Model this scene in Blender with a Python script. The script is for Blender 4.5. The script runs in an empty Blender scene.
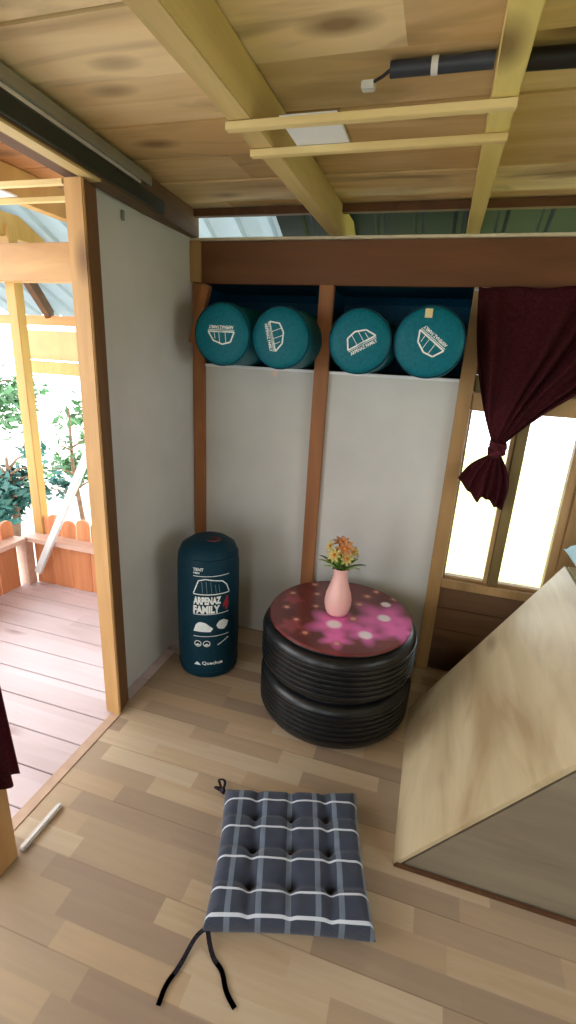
import bpy, bmesh, math, random
from mathutils import Vector, Matrix, noise
C = bpy.context.scene.collection
PI = math.pi
random.seed(7)

# ------------------------------------------------------------ materials
def newmat(name):
    m = bpy.data.materials.new(name); m.use_nodes = True
    nt = m.node_tree; nt.nodes.clear()
    out = nt.nodes.new('ShaderNodeOutputMaterial')
    b = nt.nodes.new('ShaderNodeBsdfPrincipled')
    nt.links.new(b.outputs[0], out.inputs[0])
    return m, nt, b
def lin(c):
    f = lambda v: v/12.92 if v <= .04045 else ((v+.055)/1.055)**2.4
    return (f(c[0]/255), f(c[1]/255), f(c[2]/255), 1)
def N(nt, typ, **kw):
    n = nt.nodes.new(typ)
    for k, v in kw.items():
        if k in n.inputs: n.inputs[k].default_value = v
        else: setattr(n, k, v)
    return n
def M(nt, op, a, b=None, c=None):
    n = nt.nodes.new('ShaderNodeMath'); n.operation = op
    for i, x in enumerate((a, b, c)):
        if x is None: continue
        if isinstance(x, (int, float)): n.inputs[i].default_value = x
        else: nt.links.new(x, n.inputs[i])
    return n.outputs[0]
def ramp(nt, fac, stops):
    n = nt.nodes.new('ShaderNodeValToRGB')
    cr = n.color_ramp
    while len(cr.elements) < len(stops): cr.elements.new(.5)
    for e, (p, c) in zip(cr.elements, stops): e.position = p; e.color = c
    nt.links.new(fac, n.inputs[0]); return n.outputs[0]
def mix(nt, fac, a, b, mode='MIX'):
    n = nt.nodes.new('ShaderNodeMix'); n.data_type = 'RGBA'; n.blend_type = mode
    for s, x in ((n.inputs[0], fac), (n.inputs[6], a), (n.inputs[7], b)):
        if isinstance(x, (int, float, tuple)): s.default_value = x
        else: nt.links.new(x, s)
    return n.outputs[2]
def plain(name, rgb, rough=.6, metal=0, noise_amt=.12, nscale=20, bump=0, spec=.5):
    m, nt, b = newmat(name)
    c = lin(rgb)
    tc = N(nt, 'ShaderNodeTexCoord')
    n = N(nt, 'ShaderNodeTexNoise', Scale=nscale, Detail=4.0)
    nt.links.new(tc.outputs['Object'], n.inputs['Vector'])
    d = tuple(x*(1-noise_amt) for x in c[:3])+(1,); e = tuple(min(1, x*(1+noise_amt)) for x in c[:3])+(1,)
    nt.links.new(ramp(nt, n.outputs[0], [(.3, d), (.7, e)]), b.inputs['Base Color'])
    b.inputs['Roughness'].default_value = rough; b.inputs['Metallic'].default_value = metal
    b.inputs['Specular IOR Level'].default_value = spec
    if bump:
        bp = N(nt, 'ShaderNodeBump', Strength=bump, Distance=.01)
        nt.links.new(n.outputs[0], bp.inputs['Height']); nt.links.new(bp.outputs[0], b.inputs['Normal'])
    return m
def wood(name, dark, light, axis=0, rough=.6, plank=None, knots=True, var=.25, stain=None, spec=.35, length=2.0, offset=0.0, knotcol=(95, 62, 35)):
    """plank = (across_axis, width) gives each plank its own tone"""
    m, nt, b = newmat(name)
    tc = N(nt, 'ShaderNodeTexCoord'); oi = N(nt, 'ShaderNodeObjectInfo')
    add = N(nt, 'ShaderNodeVectorMath', operation='ADD')
    sc = N(nt, 'ShaderNodeVectorMath', operation='SCALE'); sc.inputs['Scale'].default_value = 0.0 if plank else 9.0
    nt.links.new(tc.outputs['Object'], add.inputs[0])
    cmb0 = N(nt, 'ShaderNodeCombineXYZ')
    for i in range(3): nt.links.new(oi.outputs['Random'], cmb0.inputs[i])
    nt.links.new(cmb0.outputs[0], sc.inputs[0]); nt.links.new(sc.outputs[0], add.inputs[1])
    vec = add.outputs[0]
    sep = N(nt, 'ShaderNodeSeparateXYZ'); nt.links.new(vec, sep.inputs[0])
    rnd = None
    if plank:
        ax, w = plank
        row = M(nt, 'FLOOR', M(nt, 'DIVIDE', M(nt, 'ADD', sep.outputs[ax], offset), w))
        wn = N(nt, 'ShaderNodeTexWhiteNoise', noise_dimensions='1D'); nt.links.new(row, wn.inputs['W'])
        col = M(nt, 'FLOOR', M(nt, 'DIVIDE', M(nt, 'ADD', sep.outputs[axis], M(nt, 'MULTIPLY', wn.outputs[0], 5.0)), length))
        c2 = N(nt, 'ShaderNodeCombineXYZ'); nt.links.new(row, c2.inputs[0]); nt.links.new(col, c2.inputs[1])
        w2 = N(nt, 'ShaderNodeTexWhiteNoise', noise_dimensions='2D'); nt.links.new(c2.outputs[0], w2.inputs['Vector'])
        rnd = w2.outputs[0]
        sh = N(nt, 'ShaderNodeVectorMath', operation='SCALE'); sh.inputs['Scale'].default_value = 7.0
        nt.links.new(w2.outputs[1], sh.inputs[0])
        ad2 = N(nt, 'ShaderNodeVectorMath', operation='ADD'); nt.links.new(vec, ad2.inputs[0]); nt.links.new(sh.outputs[0], ad2.inputs[1])
        vec = ad2.outputs[0]
    mp = N(nt, 'ShaderNodeMapping'); s = [14.0, 14.0, 14.0]; s[axis] = 1.3
    mp.inputs['Scale'].default_value = s; nt.links.new(vec, mp.inputs['Vector'])
    n1 = N(nt, 'ShaderNodeTexNoise', Scale=1.0, Detail=6.0, Roughness=.65, Distortion=.8); nt.links.new(mp.outputs[0], n1.inputs['Vector'])
    mp2 = N(nt, 'ShaderNodeMapping'); s2 = [5.0, 5.0, 5.0]; s2[axis] = .9
    mp2.inputs['Scale'].default_value = s2; nt.links.new(vec, mp2.inputs['Vector'])
    n2 = N(nt, 'ShaderNodeTexNoise', Scale=1.0, Detail=3.0, Distortion=1.5); nt.links.new(mp2.outputs[0], n2.inputs['Vector'])
    g = M(nt, 'ADD', M(nt, 'MULTIPLY', n1.outputs[0], .5), M(nt, 'MULTIPLY', n2.outputs[0], .5))
    if rnd is not None: g = M(nt, 'ADD', g, M(nt, 'MULTIPLY', M(nt, 'SUBTRACT', rnd, .5), var))
    colr = ramp(nt, g, [(.32, lin(dark)), (.68, lin(light))])
    if knots:
        mp3 = N(nt, 'ShaderNodeMapping'); s3 = [7.0, 7.0, 7.0]; s3[axis] = 3.2
        mp3.inputs['Scale'].default_value = s3; nt.links.new(vec, mp3.inputs['Vector'])
        v = N(nt, 'ShaderNodeTexVoronoi', Scale=.75); nt.links.new(mp3.outputs[0], v.inputs['Vector'])
        kf = ramp(nt, v.outputs['Distance'], [(.06, (.75, .75, .75, 1)), (.20, (0, 0, 0, 1))])
        colr = mix(nt, kf, colr, lin(knotcol))
    if stain:
        n3 = N(nt, 'ShaderNodeTexNoise', Scale=1.0, Detail=4.0, Distortion=1.0)
        mp4 = N(nt, 'ShaderNodeMapping'); s4 = [5.0, 5.0, 5.0]; s4[axis] = 1.6; mp4.inputs['Scale'].default_value = s4
        mp4.inputs['Location'].default_value = (3.1, 1.7, .4)
        nt.links.new(vec, mp4.inputs['Vector']); nt.links.new(mp4.outputs[0], n3.inputs['Vector'])
        sf = ramp(nt, n3.outputs[0], [(.52, (0, 0, 0, 1)), (.68, (.8, .8, .8, 1))])
        colr = mix(nt, sf, colr, lin(stain))
    nt.links.new(colr, b.inputs['Base Color'])
    b.inputs['Roughness'].default_value = rough
    b.inputs['Specular IOR Level'].default_value = spec
    bp = N(nt, 'ShaderNodeBump', Strength=.15, Distance=.004)
    nt.links.new(n1.outputs[0], bp.inputs['Height']); nt.links.new(bp.outputs[0], b.inputs['Normal'])
    return m

def laminate():
    m, nt, b = newmat('laminate_floor')
    tc = N(nt, 'ShaderNodeTexCoord'); sep = N(nt, 'ShaderNodeSeparateXYZ'); nt.links.new(tc.outputs['Object'], sep.inputs[0])
    X, Y = sep.outputs[0], sep.outputs[1]
    w = .062
    row = M(nt, 'FLOOR', M(nt, 'DIVIDE', Y, w))
    wn = N(nt, 'ShaderNodeTexWhiteNoise', noise_dimensions='1D'); nt.links.new(row, wn.inputs['W'])
    L = .34
    xs = M(nt, 'DIVIDE', M(nt, 'ADD', X, M(nt, 'MULTIPLY', wn.outputs[0], 4.0)), L)
    col = M(nt, 'FLOOR', xs)
    c2 = N(nt, 'ShaderNodeCombineXYZ'); nt.links.new(row, c2.inputs[0]); nt.links.new(col, c2.inputs[1])
    w2 = N(nt, 'ShaderNodeTexWhiteNoise', noise_dimensions='2D'); nt.links.new(c2.outputs[0], w2.inputs['Vector'])
    mp = N(nt, 'ShaderNodeMapping'); mp.inputs['Scale'].default_value = (3, 45, 1)
    sh = N(nt, 'ShaderNodeVectorMath', operation='ADD'); nt.links.new(tc.outputs['Object'], sh.inputs[0]); nt.links.new(w2.outputs[1], sh.inputs[1])
    nt.links.new(sh.outputs[0], mp.inputs['Vector'])
    n1 = N(nt, 'ShaderNodeTexNoise', Scale=1.0, Detail=5.0, Distortion=.7); nt.links.new(mp.outputs[0], n1.inputs['Vector'])
    t = M(nt, 'ADD', M(nt, 'MULTIPLY', w2.outputs[0], .8), M(nt, 'MULTIPLY', M(nt, 'SUBTRACT', n1.outputs[0], .4), .45))
    colr = ramp(nt, t, [(.0, lin((150, 130, 112))), (.35, lin((166, 146, 122))), (.62, lin((180, 156, 126))), (1.0, lin((196, 182, 160)))])
    # seams
    fy = M(nt, 'FRACT', M(nt, 'DIVIDE', Y, w*3)); fx = M(nt, 'FRACT', xs)
    sy = M(nt, 'LESS_THAN', fy, .018); 
    seam = M(nt, 'MULTIPLY', sy, .35)
    colr = mix(nt, seam, colr, lin((95, 70, 50)))
    nt.links.new(colr, b.inputs['Base Color'])
    b.inputs['Roughness'].default_value = .38; b.inputs['Specular IOR Level'].default_value = .5
    return m

def tabletop_mat():
    m, nt, b = newmat('printed_tabletop')
    tc = N(nt, 'ShaderNodeTexCoord')
    base = (112, 44, 48)
    n = N(nt, 'ShaderNodeTexNoise', Scale=7.0, Detail=3.0); nt.links.new(tc.outputs['Object'], n.inputs['Vector'])
    colr = ramp(nt, n.outputs[0], [(.3, lin((92, 38, 40))), (.7, lin((128, 56, 58)))])
    sep = N(nt, 'ShaderNodeSeparateXYZ'); nt.links.new(tc.outputs['Object'], sep.inputs[0])
    def blob(px, py, r, petals, amp, c, strength, soft=.35):
        nonlocal colr
        dx = M(nt, 'SUBTRACT', sep.outputs[0], px); dy = M(nt, 'SUBTRACT', sep.outputs[1], py)
        d = M(nt, 'SQRT', M(nt, 'ADD', M(nt, 'MULTIPLY', dx, dx), M(nt, 'MULTIPLY', dy, dy)))
        if petals:
            a = M(nt, 'ARCTAN2', dy, dx)
            k = M(nt, 'ADD', 1.0, M(nt, 'MULTIPLY', M(nt, 'COSINE', M(nt, 'MULTIPLY', a, petals)), amp))
            d = M(nt, 'DIVIDE', d, k)
        f = ramp(nt, M(nt, 'DIVIDE', d, r), [(1-soft, (strength,)*3+(1,)), (1.0, (0, 0, 0, 1))])
        colr = mix(nt, f, colr, lin(c))
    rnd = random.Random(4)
    # big magenta petal-edged patches on the right part, small pale blooms all over
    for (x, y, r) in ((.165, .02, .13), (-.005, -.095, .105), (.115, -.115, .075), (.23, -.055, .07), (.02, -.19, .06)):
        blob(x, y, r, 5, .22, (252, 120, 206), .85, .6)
    for (x, y, r) in ((-.15, -.16, .05), (-.2, .03, .045)):
        blob(x, y, r, 5, .22, (178, 74, 90), .6, .5)
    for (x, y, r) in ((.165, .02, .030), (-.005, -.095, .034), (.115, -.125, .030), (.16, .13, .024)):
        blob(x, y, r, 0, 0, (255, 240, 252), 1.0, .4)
    for (x, y) in ((-.205, -.04), (-.145, -.115), (-.215, .08), (-.12, .11), (-.10, .01), (-.04, .17), (.08, .17), (.06, .09), (.055, -.03), (-.15, .19), (0.11, .225), (-.03, .245), (-.09, -.19), (.03, -.215), (-.02,-.01), (.19,.19)):
        rr = rnd.uniform(.012, .016)
        blob(x, y, rr*1.9, 5, .15, (176, 92, 84), .55, .6)
        blob(x, y, rr, 0, 0, (232, 170, 150), .9, .6)
    nt.links.new(colr, b.inputs['Base Color'])
    b.inputs['Roughness'].default_value = .22; b.inputs['Specular IOR Level'].default_value = .6
    return m

def plaid():
    m, nt, b = newmat('plaid_cloth')
    uv = N(nt, 'ShaderNodeUVMap'); sep = N(nt, 'ShaderNodeSeparateXYZ'); nt.links.new(uv.outputs[0], sep.inputs[0])
    U, V = sep.outputs[0], sep.outputs[1]
    n = N(nt, 'ShaderNodeTexNoise', Scale=260.0, Detail=2.0); nt.links.new(uv.outputs[0], n.inputs['Vector'])
    colr = ramp(nt, n.outputs[0], [(.3, lin((36, 42, 56))), (.7, lin((56, 64, 82)))])
    def band(src, c, hw, col, st):
        nonlocal colr
        f = M(nt, 'LESS_THAN', M(nt, 'ABSOLUTE', M(nt, 'SUBTRACT', src, c)), hw)
        colr = mix(nt, M(nt, 'MULTIPLY', f, st), colr, lin(col))
    for c in (.13, .31, .49, .67, .81, .985): band(U, c, .017, (112, 124, 140), .75)
    for c in (.035, .185, .40, .63, .86): band(V, c, .0075, (205, 212, 222), .9)
    for c in (.05, .45): pass
    nt.links.new(colr, b.inputs['Base Color']); b.inputs['Roughness'].default_value = .85
    b.inputs['Sheen Weight'].default_value = .15
    return m

def cloth(name, a, bcol, rough=.9, trans=0):
    m, nt, b = newmat(name)
    tc = N(nt, 'ShaderNodeTexCoord')
    n = N(nt, 'ShaderNodeTexNoise', Scale=120.0, Detail=3.0); nt.links.new(tc.outputs['Object'], n.inputs['Vector'])
    nt.links.new(ramp(nt, n.outputs[0], [(.35, lin(a)), (.65, lin(bcol))]), b.inputs['Base Color'])
    b.inputs['Roughness'].default_value = rough; b.inputs['Specular IOR Level'].default_value = .22
    if trans:
        t = N(nt, 'ShaderNodeBsdfTranslucent'); t.inputs[0].default_value = lin(bcol)
        mx = N(nt, 'ShaderNodeMixShader'); mx.inputs[0].default_value = trans
        out = [x for x in nt.nodes if x.type == 'OUTPUT_MATERIAL'][0]
        nt.links.new(b.outputs[0], mx.inputs[1]); nt.links.new(t.outputs[0], mx.inputs[2]); nt.links.new(mx.outputs[0], out.inputs[0])
    return m

def wallsheet():
    m, nt, b = newmat('woven_white_sheet')
    tc = N(nt, 'ShaderNodeTexCoord')
    n = N(nt, 'ShaderNodeTexNoise', Scale=3.0, Detail=5.0); nt.links.new(tc.outputs['Object'], n.inputs['Vector'])
    colr = ramp(nt, n.outputs[0], [(.3, lin((200, 200, 196))), (.7, lin((214, 214, 209)))])
    w1 = N(nt, 'ShaderNodeTexWave', Scale=60.0, Distortion=.0, wave_type='BANDS', bands_direction='Z')
    nt.links.new(tc.outputs['Object'], w1.inputs['Vector'])
    mp = N(nt, 'ShaderNodeMapping'); mp.inputs['Rotation'].default_value = (0, 0, .785)
    nt.links.new(tc.outputs['Object'], mp.inputs['Vector'])
    w2 = N(nt, 'ShaderNodeTexWave', Scale=60.0, Distortion=.0, wave_type='BANDS', bands_direction='X')
    nt.links.new(mp.outputs[0], w2.inputs['Vector'])
    h = M(nt, 'ADD', w1.outputs['Fac'], w2.outputs['Fac'])
    colr = mix(nt, M(nt, 'MULTIPLY', h, .05), colr, lin((150, 152, 152)))
    nt.links.new(colr, b.inputs['Base Color']); b.inputs['Roughness'].default_value = .75
    bp = N(nt, 'ShaderNodeBump', Strength=.12, Distance=.001); nt.links.new(h, bp.inputs['Height']); nt.links.new(bp.outputs[0], b.inputs['Normal'])
    return m

def glassmat():
    m = bpy.data.materials.new('window_glass'); m.use_nodes = True
    nt = m.node_tree; nt.nodes.clear()
    out = nt.nodes.new('ShaderNodeOutputMaterial')
    t = N(nt, 'ShaderNodeBsdfTransparent'); g = N(nt, 'ShaderNodeBsdfGlossy'); g.inputs['Roughness'].default_value = .02
    t.inputs[0].default_value = (.96, .98, .97, 1)
    f = N(nt, 'ShaderNodeFresnel', IOR=1.45); mx = N(nt, 'ShaderNodeMixShader')
    nt.links.new(f.outputs[0], mx.inputs[0]); nt.links.new(t.outputs[0], mx.inputs[1]); nt.links.new(g.outputs[0], mx.inputs[2]); nt.links.new(mx.outputs[0], out.inputs[0])
    return m

MT = dict(
    pine_x=wood('pine_along_x', (150, 100, 50), (205, 155, 92), 0, .55),
    pine_y=wood('pine_along_y', (178, 152, 98), (214, 192, 134), 1, .55), joist_tinted=wood('joist_window_tint', (204, 182, 104), (228, 210, 136), 1, .55),
    pine_z=wood('pine_along_z', (142, 106, 64), (186, 150, 98), 2, .5),
    post_z=wood('post_pine', (168, 126, 76), (206, 164, 108), 2, .5),
    yellow_z=wood('yellow_post', (170, 128, 70), (204, 164, 98), 2, .5),
    brown_x=wood('brown_beam', (88, 54, 30), (122, 78, 46), 0, .6, knots=False),
    brown_y=wood('dark_beam', (76, 50, 32), (108, 72, 44), 1, .7, knots=False),
    header=wood('header_beam', (96, 74, 54), (128, 100, 74), 1, .6, knots=False), post_shade=wood('post_side_shaded', (104, 72, 44), (136, 98, 60), 2, .6, knots=False), tan_x=wood('tan_beam', (168, 124, 78), (198, 156, 104), 0, .5),
    stud=wood('stud_wood', (132, 84, 50), (176, 118, 72), 2, .55, knots=False),
    ceil=wood('ceiling_boards', (206, 172, 118), (244, 222, 176), 0, .6, plank=(1, .2), var=.5, stain=(150, 124, 84), length=2.6, offset=.135),
    deckceil=wood('deck_ceiling_boards', (164, 108, 64), (208, 150, 98), 0, .6, plank=(1, .2), var=.3, length=2.6),
    deckfloor=wood('deck_boards', (190, 172, 174), (212, 196, 200), 0, .42, plank=(1, .13), var=.2, length=2.4, spec=.5, knotcol=(150, 120, 120)),
    under=wood('rough_wall_boards', (74, 52, 36), (120, 88, 60), 0, .7, plank=(2, .12), var=.3),
    slope=wood('pale_pine_panel', (182, 162, 124), (214, 196, 160), 1, .42, spec=.45, stain=(168, 142, 106), knotcol=(120, 82, 60)),
    slopeside=wood('grey_brown_board', (122, 110, 92), (150, 138, 116), 0, .6, knots=False),
    rail=wood('rail_redwood', (176, 104, 66), (218, 150, 104), 2, .5, knots=False),
    cap=wood('rail_cap', (184, 146, 128), (212, 180, 164), 0, .45, knots=False),
    winwood=wood('window_frame_wood', (150, 116, 74), (196, 160, 110), 2, .5, knots=False),
    olive=wood('weathered_mullion', (104, 88, 52), (140, 120, 74), 2, .6, knots=False),
    batten=wood('batten_wood', (206, 180, 118), (232, 212, 158), 0, .6, knots=False),
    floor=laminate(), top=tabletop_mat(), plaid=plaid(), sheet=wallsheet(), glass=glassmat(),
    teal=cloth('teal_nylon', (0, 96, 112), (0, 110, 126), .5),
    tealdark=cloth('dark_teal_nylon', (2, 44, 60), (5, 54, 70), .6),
    navy=cloth('navy_tarp', (6, 66, 92), (10, 80, 108), .6),
    maroon=cloth('maroon_cloth', (74, 26, 32), (92, 38, 46), .9, trans=.12),
    tie=cloth('dark_tie', (40, 36, 46), (62, 56, 64), .9),
    paleblue=cloth('pale_blue_cotton', (176, 214, 226), (192, 226, 236), .9),
    rubber=plain('tyre_rubber', (14, 17, 20), .34, 0, .25, 30, .1, .5),
    track=plain('grey_track', (150, 148, 138), .4, .3, .08, 10), trackdark=plain('dark_track', (40, 50, 46), .4, .3, .1, 10),
    alu=plain('bright_aluminium', (235, 238, 240), .25, .6, .05, 30),
    white=plain('white_plastic', (228, 232, 236), .5, 0, .03, 10),
    print_white=plain('white_print', (232, 240, 238), .6, 0, .08, 60), print_red=plain('red_print', (150, 40, 52), .6, 0, .1, 60),
    cordred=plain('dark_red_cord', (92, 30, 38), .8, 0, .1, 60),
    print_grey=plain('grey_print', (108, 134, 140), .6, 0, .1, 60),
    tube=plain('blue_grey_tube', (52, 60, 76), .4, 0, .1, 20), blackpipe=plain('black_pipe', (22, 20, 30), .4, 0, .1, 20),
    tag=plain('cream_tag', (216, 200, 150), .7, 0, .1, 200), tagpink=plain('pinkish_tag', (214, 190, 176), .7, 0, .1, 200),
    vase=plain('pink_ceramic', (238, 186, 178), .3, 0, .03, 6, 0, .5),
    stem=plain('green_stem', (70, 110, 48), .6), leafg=plain('leaf_green', (184, 216, 120), .6, 0, .3, 60), leafd=plain('leaf_dark_green', (136, 172, 88), .6, 0, .3, 60),
    orange=plain('orange_petal', (255, 190, 130), .6, 0, .1, 60), yellow=plain('yellow_petal', (255, 232, 150), .6, 0, .1, 60), core=plain('flower_core', (206, 120, 40), .8),
    roofpale=None, roofgreen=plain('dark_green_metal', (30, 46, 40), .45, .3, .15, 6),
    cream=plain('cream_board', (176, 162, 112), .7, 0, .08, 8), strip=plain('pale_strip', (206, 194, 168), .6, 0, .1, 30),
    orangewood=wood('orange_purlin', (204, 122, 70), (232, 156, 100), 0, .6, knots=False),
    foliage=plain('garden_leaves', (70, 116, 70), .55, 0, .5, 3), foliage2=plain('garden_leaves_blue', (44, 92, 84), .55, 0, .5, 3),
    bark=plain('tree_bark', (110, 84, 66), .9, 0, .3, 20, .3),
    ground=plain('pale_gravel_ground', (214, 208, 196), .9, 0, .12, 4, .2),
    bounce_lawn=plain('lawn_for_bounce', (196, 208, 124), .9, 0, .12, 4, .2),
    greywood=wood('weathered_pole', (196, 196, 196), (226, 226, 224), 2, .6, knots=False),
    door_strip=plain('threshold_wood', (186, 156, 132), .45, 0, .1, 20),
    extwall=plain('outer_boards', (170, 130, 90), .7),
)
def roofmat():
    m, nt, b = newmat('pale_translucent_roofing')
    b.inputs['Base Color'].default_value = lin((150, 162, 166)); b.inputs['Roughness'].default_value = .5
    t = N(nt, 'ShaderNodeBsdfTranslucent'); t.inputs[0].default_value = lin((206, 218, 220))
    mx = N(nt, 'ShaderNodeMixShader'); mx.inputs[0].default_value = .07
    out = [x for x in nt.nodes if x.type == 'OUTPUT_MATERIAL'][0]
    nt.links.new(b.outputs[0], mx.inputs[1]); nt.links.new(t.outputs[0], mx.inputs[2]); nt.links.new(mx.outputs[0], out.inputs[0])
    return m
MT['roofpale'] = roofmat()

# ------------------------------------------------------------ geometry helpers (all in world coordinates)
def box(bm, x0, x1, y0, y1, z0, z1, bev=0):
    t = bmesh.new()
    vs = [t.verts.new((x, y, z)) for x in (x0, x1) for y in (y0, y1) for z in (z0, z1)]
    for f in ((0, 1, 3, 2), (4, 6, 7, 5), (0, 4, 5, 1), (2, 3, 7, 6), (0, 2, 6, 4), (1, 5, 7, 3)): t.faces.new([vs[i] for i in f])
    bmesh.ops.recalc_face_normals(t, faces=t.faces)
    if bev: bmesh.ops.bevel(t, geom=list(t.edges), offset=bev, segments=2, affect='EDGES')
    merge(bm, t)
def merge(bm, t, mat=None):
    if mat is not None: t.transform(mat)
    me = bpy.data.meshes.new('t'); t.to_mesh(me); t.free(); bm.from_mesh(me); bpy.data.meshes.remove(me)
def hexa(bm, a, b, bev=0):
    """a, b: two quads (lists of 4 points) joined into a solid"""
    t = bmesh.new(); va = [t.verts.new(p) for p in a]; vb = [t.verts.new(p) for p in b]
    t.faces.new(va); t.faces.new(vb[::-1])
    n = len(a)
    for i in range(n): t.faces.new((va[i], vb[i], vb[(i+1) % n], va[(i+1) % n]))
    bmesh.ops.recalc_face_normals(t, faces=t.faces)
    if bev: bmesh.ops.bevel(t, geom=list(t.edges), offset=bev, segments=2, affect='EDGES')
    merge(bm, t)
def bar(bm, p, q, w, d, up=(0, 0, 1), bev=0):
    p = Vector(p); q = Vector(q); ax = (q-p).normalized(); u = Vector(up)
    s = ax.cross(u)
    if s.length < 1e-4: s = ax.cross(Vector((1, 0, 0)))
    s.normalize(); u = s.cross(ax).normalized()
    A = [p+s*i*w/2+u*j*d/2 for i, j in ((-1, -1), (1, -1), (1, 1), (-1, 1))]
    hexa(bm, A, [v+(q-p) for v in A], bev)
def tube(bm, pts, r, seg=12, caps=True):
    pts = [Vector(p) for p in pts]; rs = r if isinstance(r, (list, tuple)) else [r]*len(pts)
    t = bmesh.new(); rings = []
    prev = None
    for i, p in enumerate(pts):
        d = (pts[min(i+1, len(pts)-1)]-pts[max(i-1, 0)]).normalized()
        if prev is None:
            u = d.cross(Vector((0, 0, 1)))
            if u.length < .05: u = d.cross(Vector((1, 0, 0)))
        else: u = prev-d*prev.dot(d)
        u.normalize(); prev = u; v = d.cross(u)
        rings.append([t.verts.new(p+(u*math.cos(a)+v*math.sin(a))*rs[i]) for a in [2*PI*k/seg for k in range(seg)]])
    for a, b in zip(rings, rings[1:]):
        for k in range(seg): t.faces.new((a[k], a[(k+1) % seg], b[(k+1) % seg], b[k]))
    if caps: t.faces.new(rings[0][::-1]); t.faces.new(rings[-1])
    bmesh.ops.recalc_face_normals(t, faces=t.faces)
    merge(bm, t)
def lathe(bm, prof, center, seg=64, mat=None, closed=False, fn=None):
    t = bmesh.new(); rings = []
    for (r, z) in prof:
        rings.append([t.verts.new((r*math.cos(2*PI*k/seg), r*math.sin(2*PI*k/seg), z)) for k in range(seg)] if r > 1e-6 else [t.verts.new((0, 0, z))])
    pr = list(zip(rings, rings[1:]))
    if closed: pr.append((rings[-1], rings[0]))
    for a, b in pr:
        for k in range(seg):
            k2 = (k+1) % seg
            if len(a) == 1 and len(b) == 1: continue
            if len(a) == 1: t.faces.new((a[0], b[k], b[k2]))
            elif len(b) == 1: t.faces.new((a[k], b[0], a[k2]))
            else: t.faces.new((a[k], b[k], b[k2], a[k2]))
    bmesh.ops.recalc_face_normals(t, faces=t.faces)
    if fn:
        for v in t.verts: v.co = fn(v.co)
    m = Matrix.Translation(Vector(center))
    if mat is not None: m = m @ mat
    merge(bm, t, m)
def build(name, bm, mat, parent=None, smooth=False, label=None, cat=None, group=None, kind=None, origin=None, solid=0):
    me = bpy.data.meshes.new(name)
    xs = [v.co for v in bm.verts]
    if origin is None:
        lo = [min(v[i] for v in xs) for i in range(3)]; hi = [max(v[i] for v in xs) for i in range(3)]
        origin = Vector(((lo[0]+hi[0])/2, (lo[1]+hi[1])/2, lo[2]))
    origin = Vector(origin)
    bmesh.ops.translate(bm, verts=bm.verts, vec=-origin)
    bm.to_mesh(me); bm.free()
    o = bpy.data.objects.new(name, me); C.objects.link(o)
    mats = mat if isinstance(mat, (list, tuple)) else [mat]
    for m in mats: me.materials.append(MT[m] if isinstance(m, str) else m)
    if smooth:
        for p in me.polygons: p.use_smooth = True
        if smooth != 'all':
            me.set_sharp_from_angle(angle=math.radians(40))
    o.location = origin
    if parent is not None:
        o.parent = parent; o.location = origin-wl(parent)
    if label: o['label'] = label
    if cat: o['category'] = cat
    if group: o['group'] = group
    if kind: o['kind'] = kind
    return o
def wl(o):
    v = Vector(o.location)
    while o.parent is not None: o = o.parent; v += o.location
    return v
def thing(name, loc, label, cat, group=None):
    o = bpy.data.objects.new(name, None); C.objects.link(o); o.location = loc
    o['label'] = label; o['category'] = cat
    if group: o['group'] = group
    return o
def st(name, bm, mat, parent=None, **k):
    return build(name, bm, mat, parent, kind=None if parent else 'structure', **k)
def B(): return bmesh.new()
def bx(*a, bev=0):
    bm = B(); box(bm, *a, bev=bev); return bm

BW = 1.994     # back wall plane
LW = -1.048    # left partition plane
# ------------------------------------------------------------ floors
st('floor', bx(-1.0, 1.6, -1.6, 2.06, -.05, 0), 'floor', origin=(0, 0, 0))
bm = B()
y = -1.0
while y < 2.0:
    box(bm, -2.15, -1.0015, y+.002, min(y+.128, 2.06), -.05, -.002, bev=.0015); y += .13
st('floor_deck', bm, 'deckfloor', origin=(0, 0, 0))
st('trim_1', bx(-1.02, -.985, .72, 1.25, -.002, .003), 'door_strip')

# ------------------------------------------------------------ ceiling: boards along x
bm = B(); ys = [-1.6+.2*i for i in range(19)]
for i, y0 in enumerate(ys):
    y0 += .065
    box(bm, -1.05, 1.6, y0+.003, min(y0+.197, 2.03), 1.86+(.003 if i % 2 else 0), 1.882)
st('ceiling', bm, 'ceil', origin=(0, 0, 0))
# roof deck above the ceiling keeps daylight out
bm = B(); hexa(bm, [(-1.1, -1.7, 2.35), (1.7, -1.7, 2.35), (1.7, 1.95, 2.02), (-1.1, 1.95, 2.02)], [(-1.1, -1.7, 2.37), (1.7, -1.7, 2.37), (1.7, 1.95, 2.04), (-1.1, 1.95, 2.04)])
st('roof_sheet', bm, 'roofgreen')

# ------------------------------------------------------------ walls
bm = B()
box(bm, LW, -1.018, 1.994, 2.02, 0, 1.28); box(bm, -1.018, -.47, 1.999, 2.012, 0, 1.28)
st('wall_back', bm, 'sheet')
st('wall_back_middle', bx(-.46, .08, 1.999, 2.012, 0, 1.28), 'sheet')
bm = B()
hexa(bm, [(-1.066, 1.30, 0), (-1.046, 1.30, 0), (-1.046, 1.999, 0), (-1.066, 1.999, 0)], [(-1.066, 1.30, 1.86), (-1.046, 1.30, 1.86), (-1.046, 1.999, 1.86), (-1.066, 1.999, 1.86)])
st('wall_left', bm, 'sheet')
# back wall boards beneath and beside the window
bm = B()
for k in range(4): box(bm, .12, 1.56, 1.996, 2.014, .105*k+.002, .105*k+.103, bev=.002)
box(bm, .12, 1.56, 2.0145, 2.02, 0, .422)  # backing added to stop daylight through the board gaps
st('wall_back_boards', bm, 'under', origin=(0, 2, 0))
st('wall_back_right', bx(.62, 1.58, 1.999, 2.012, .42, 1.6), 'sheet')
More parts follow.
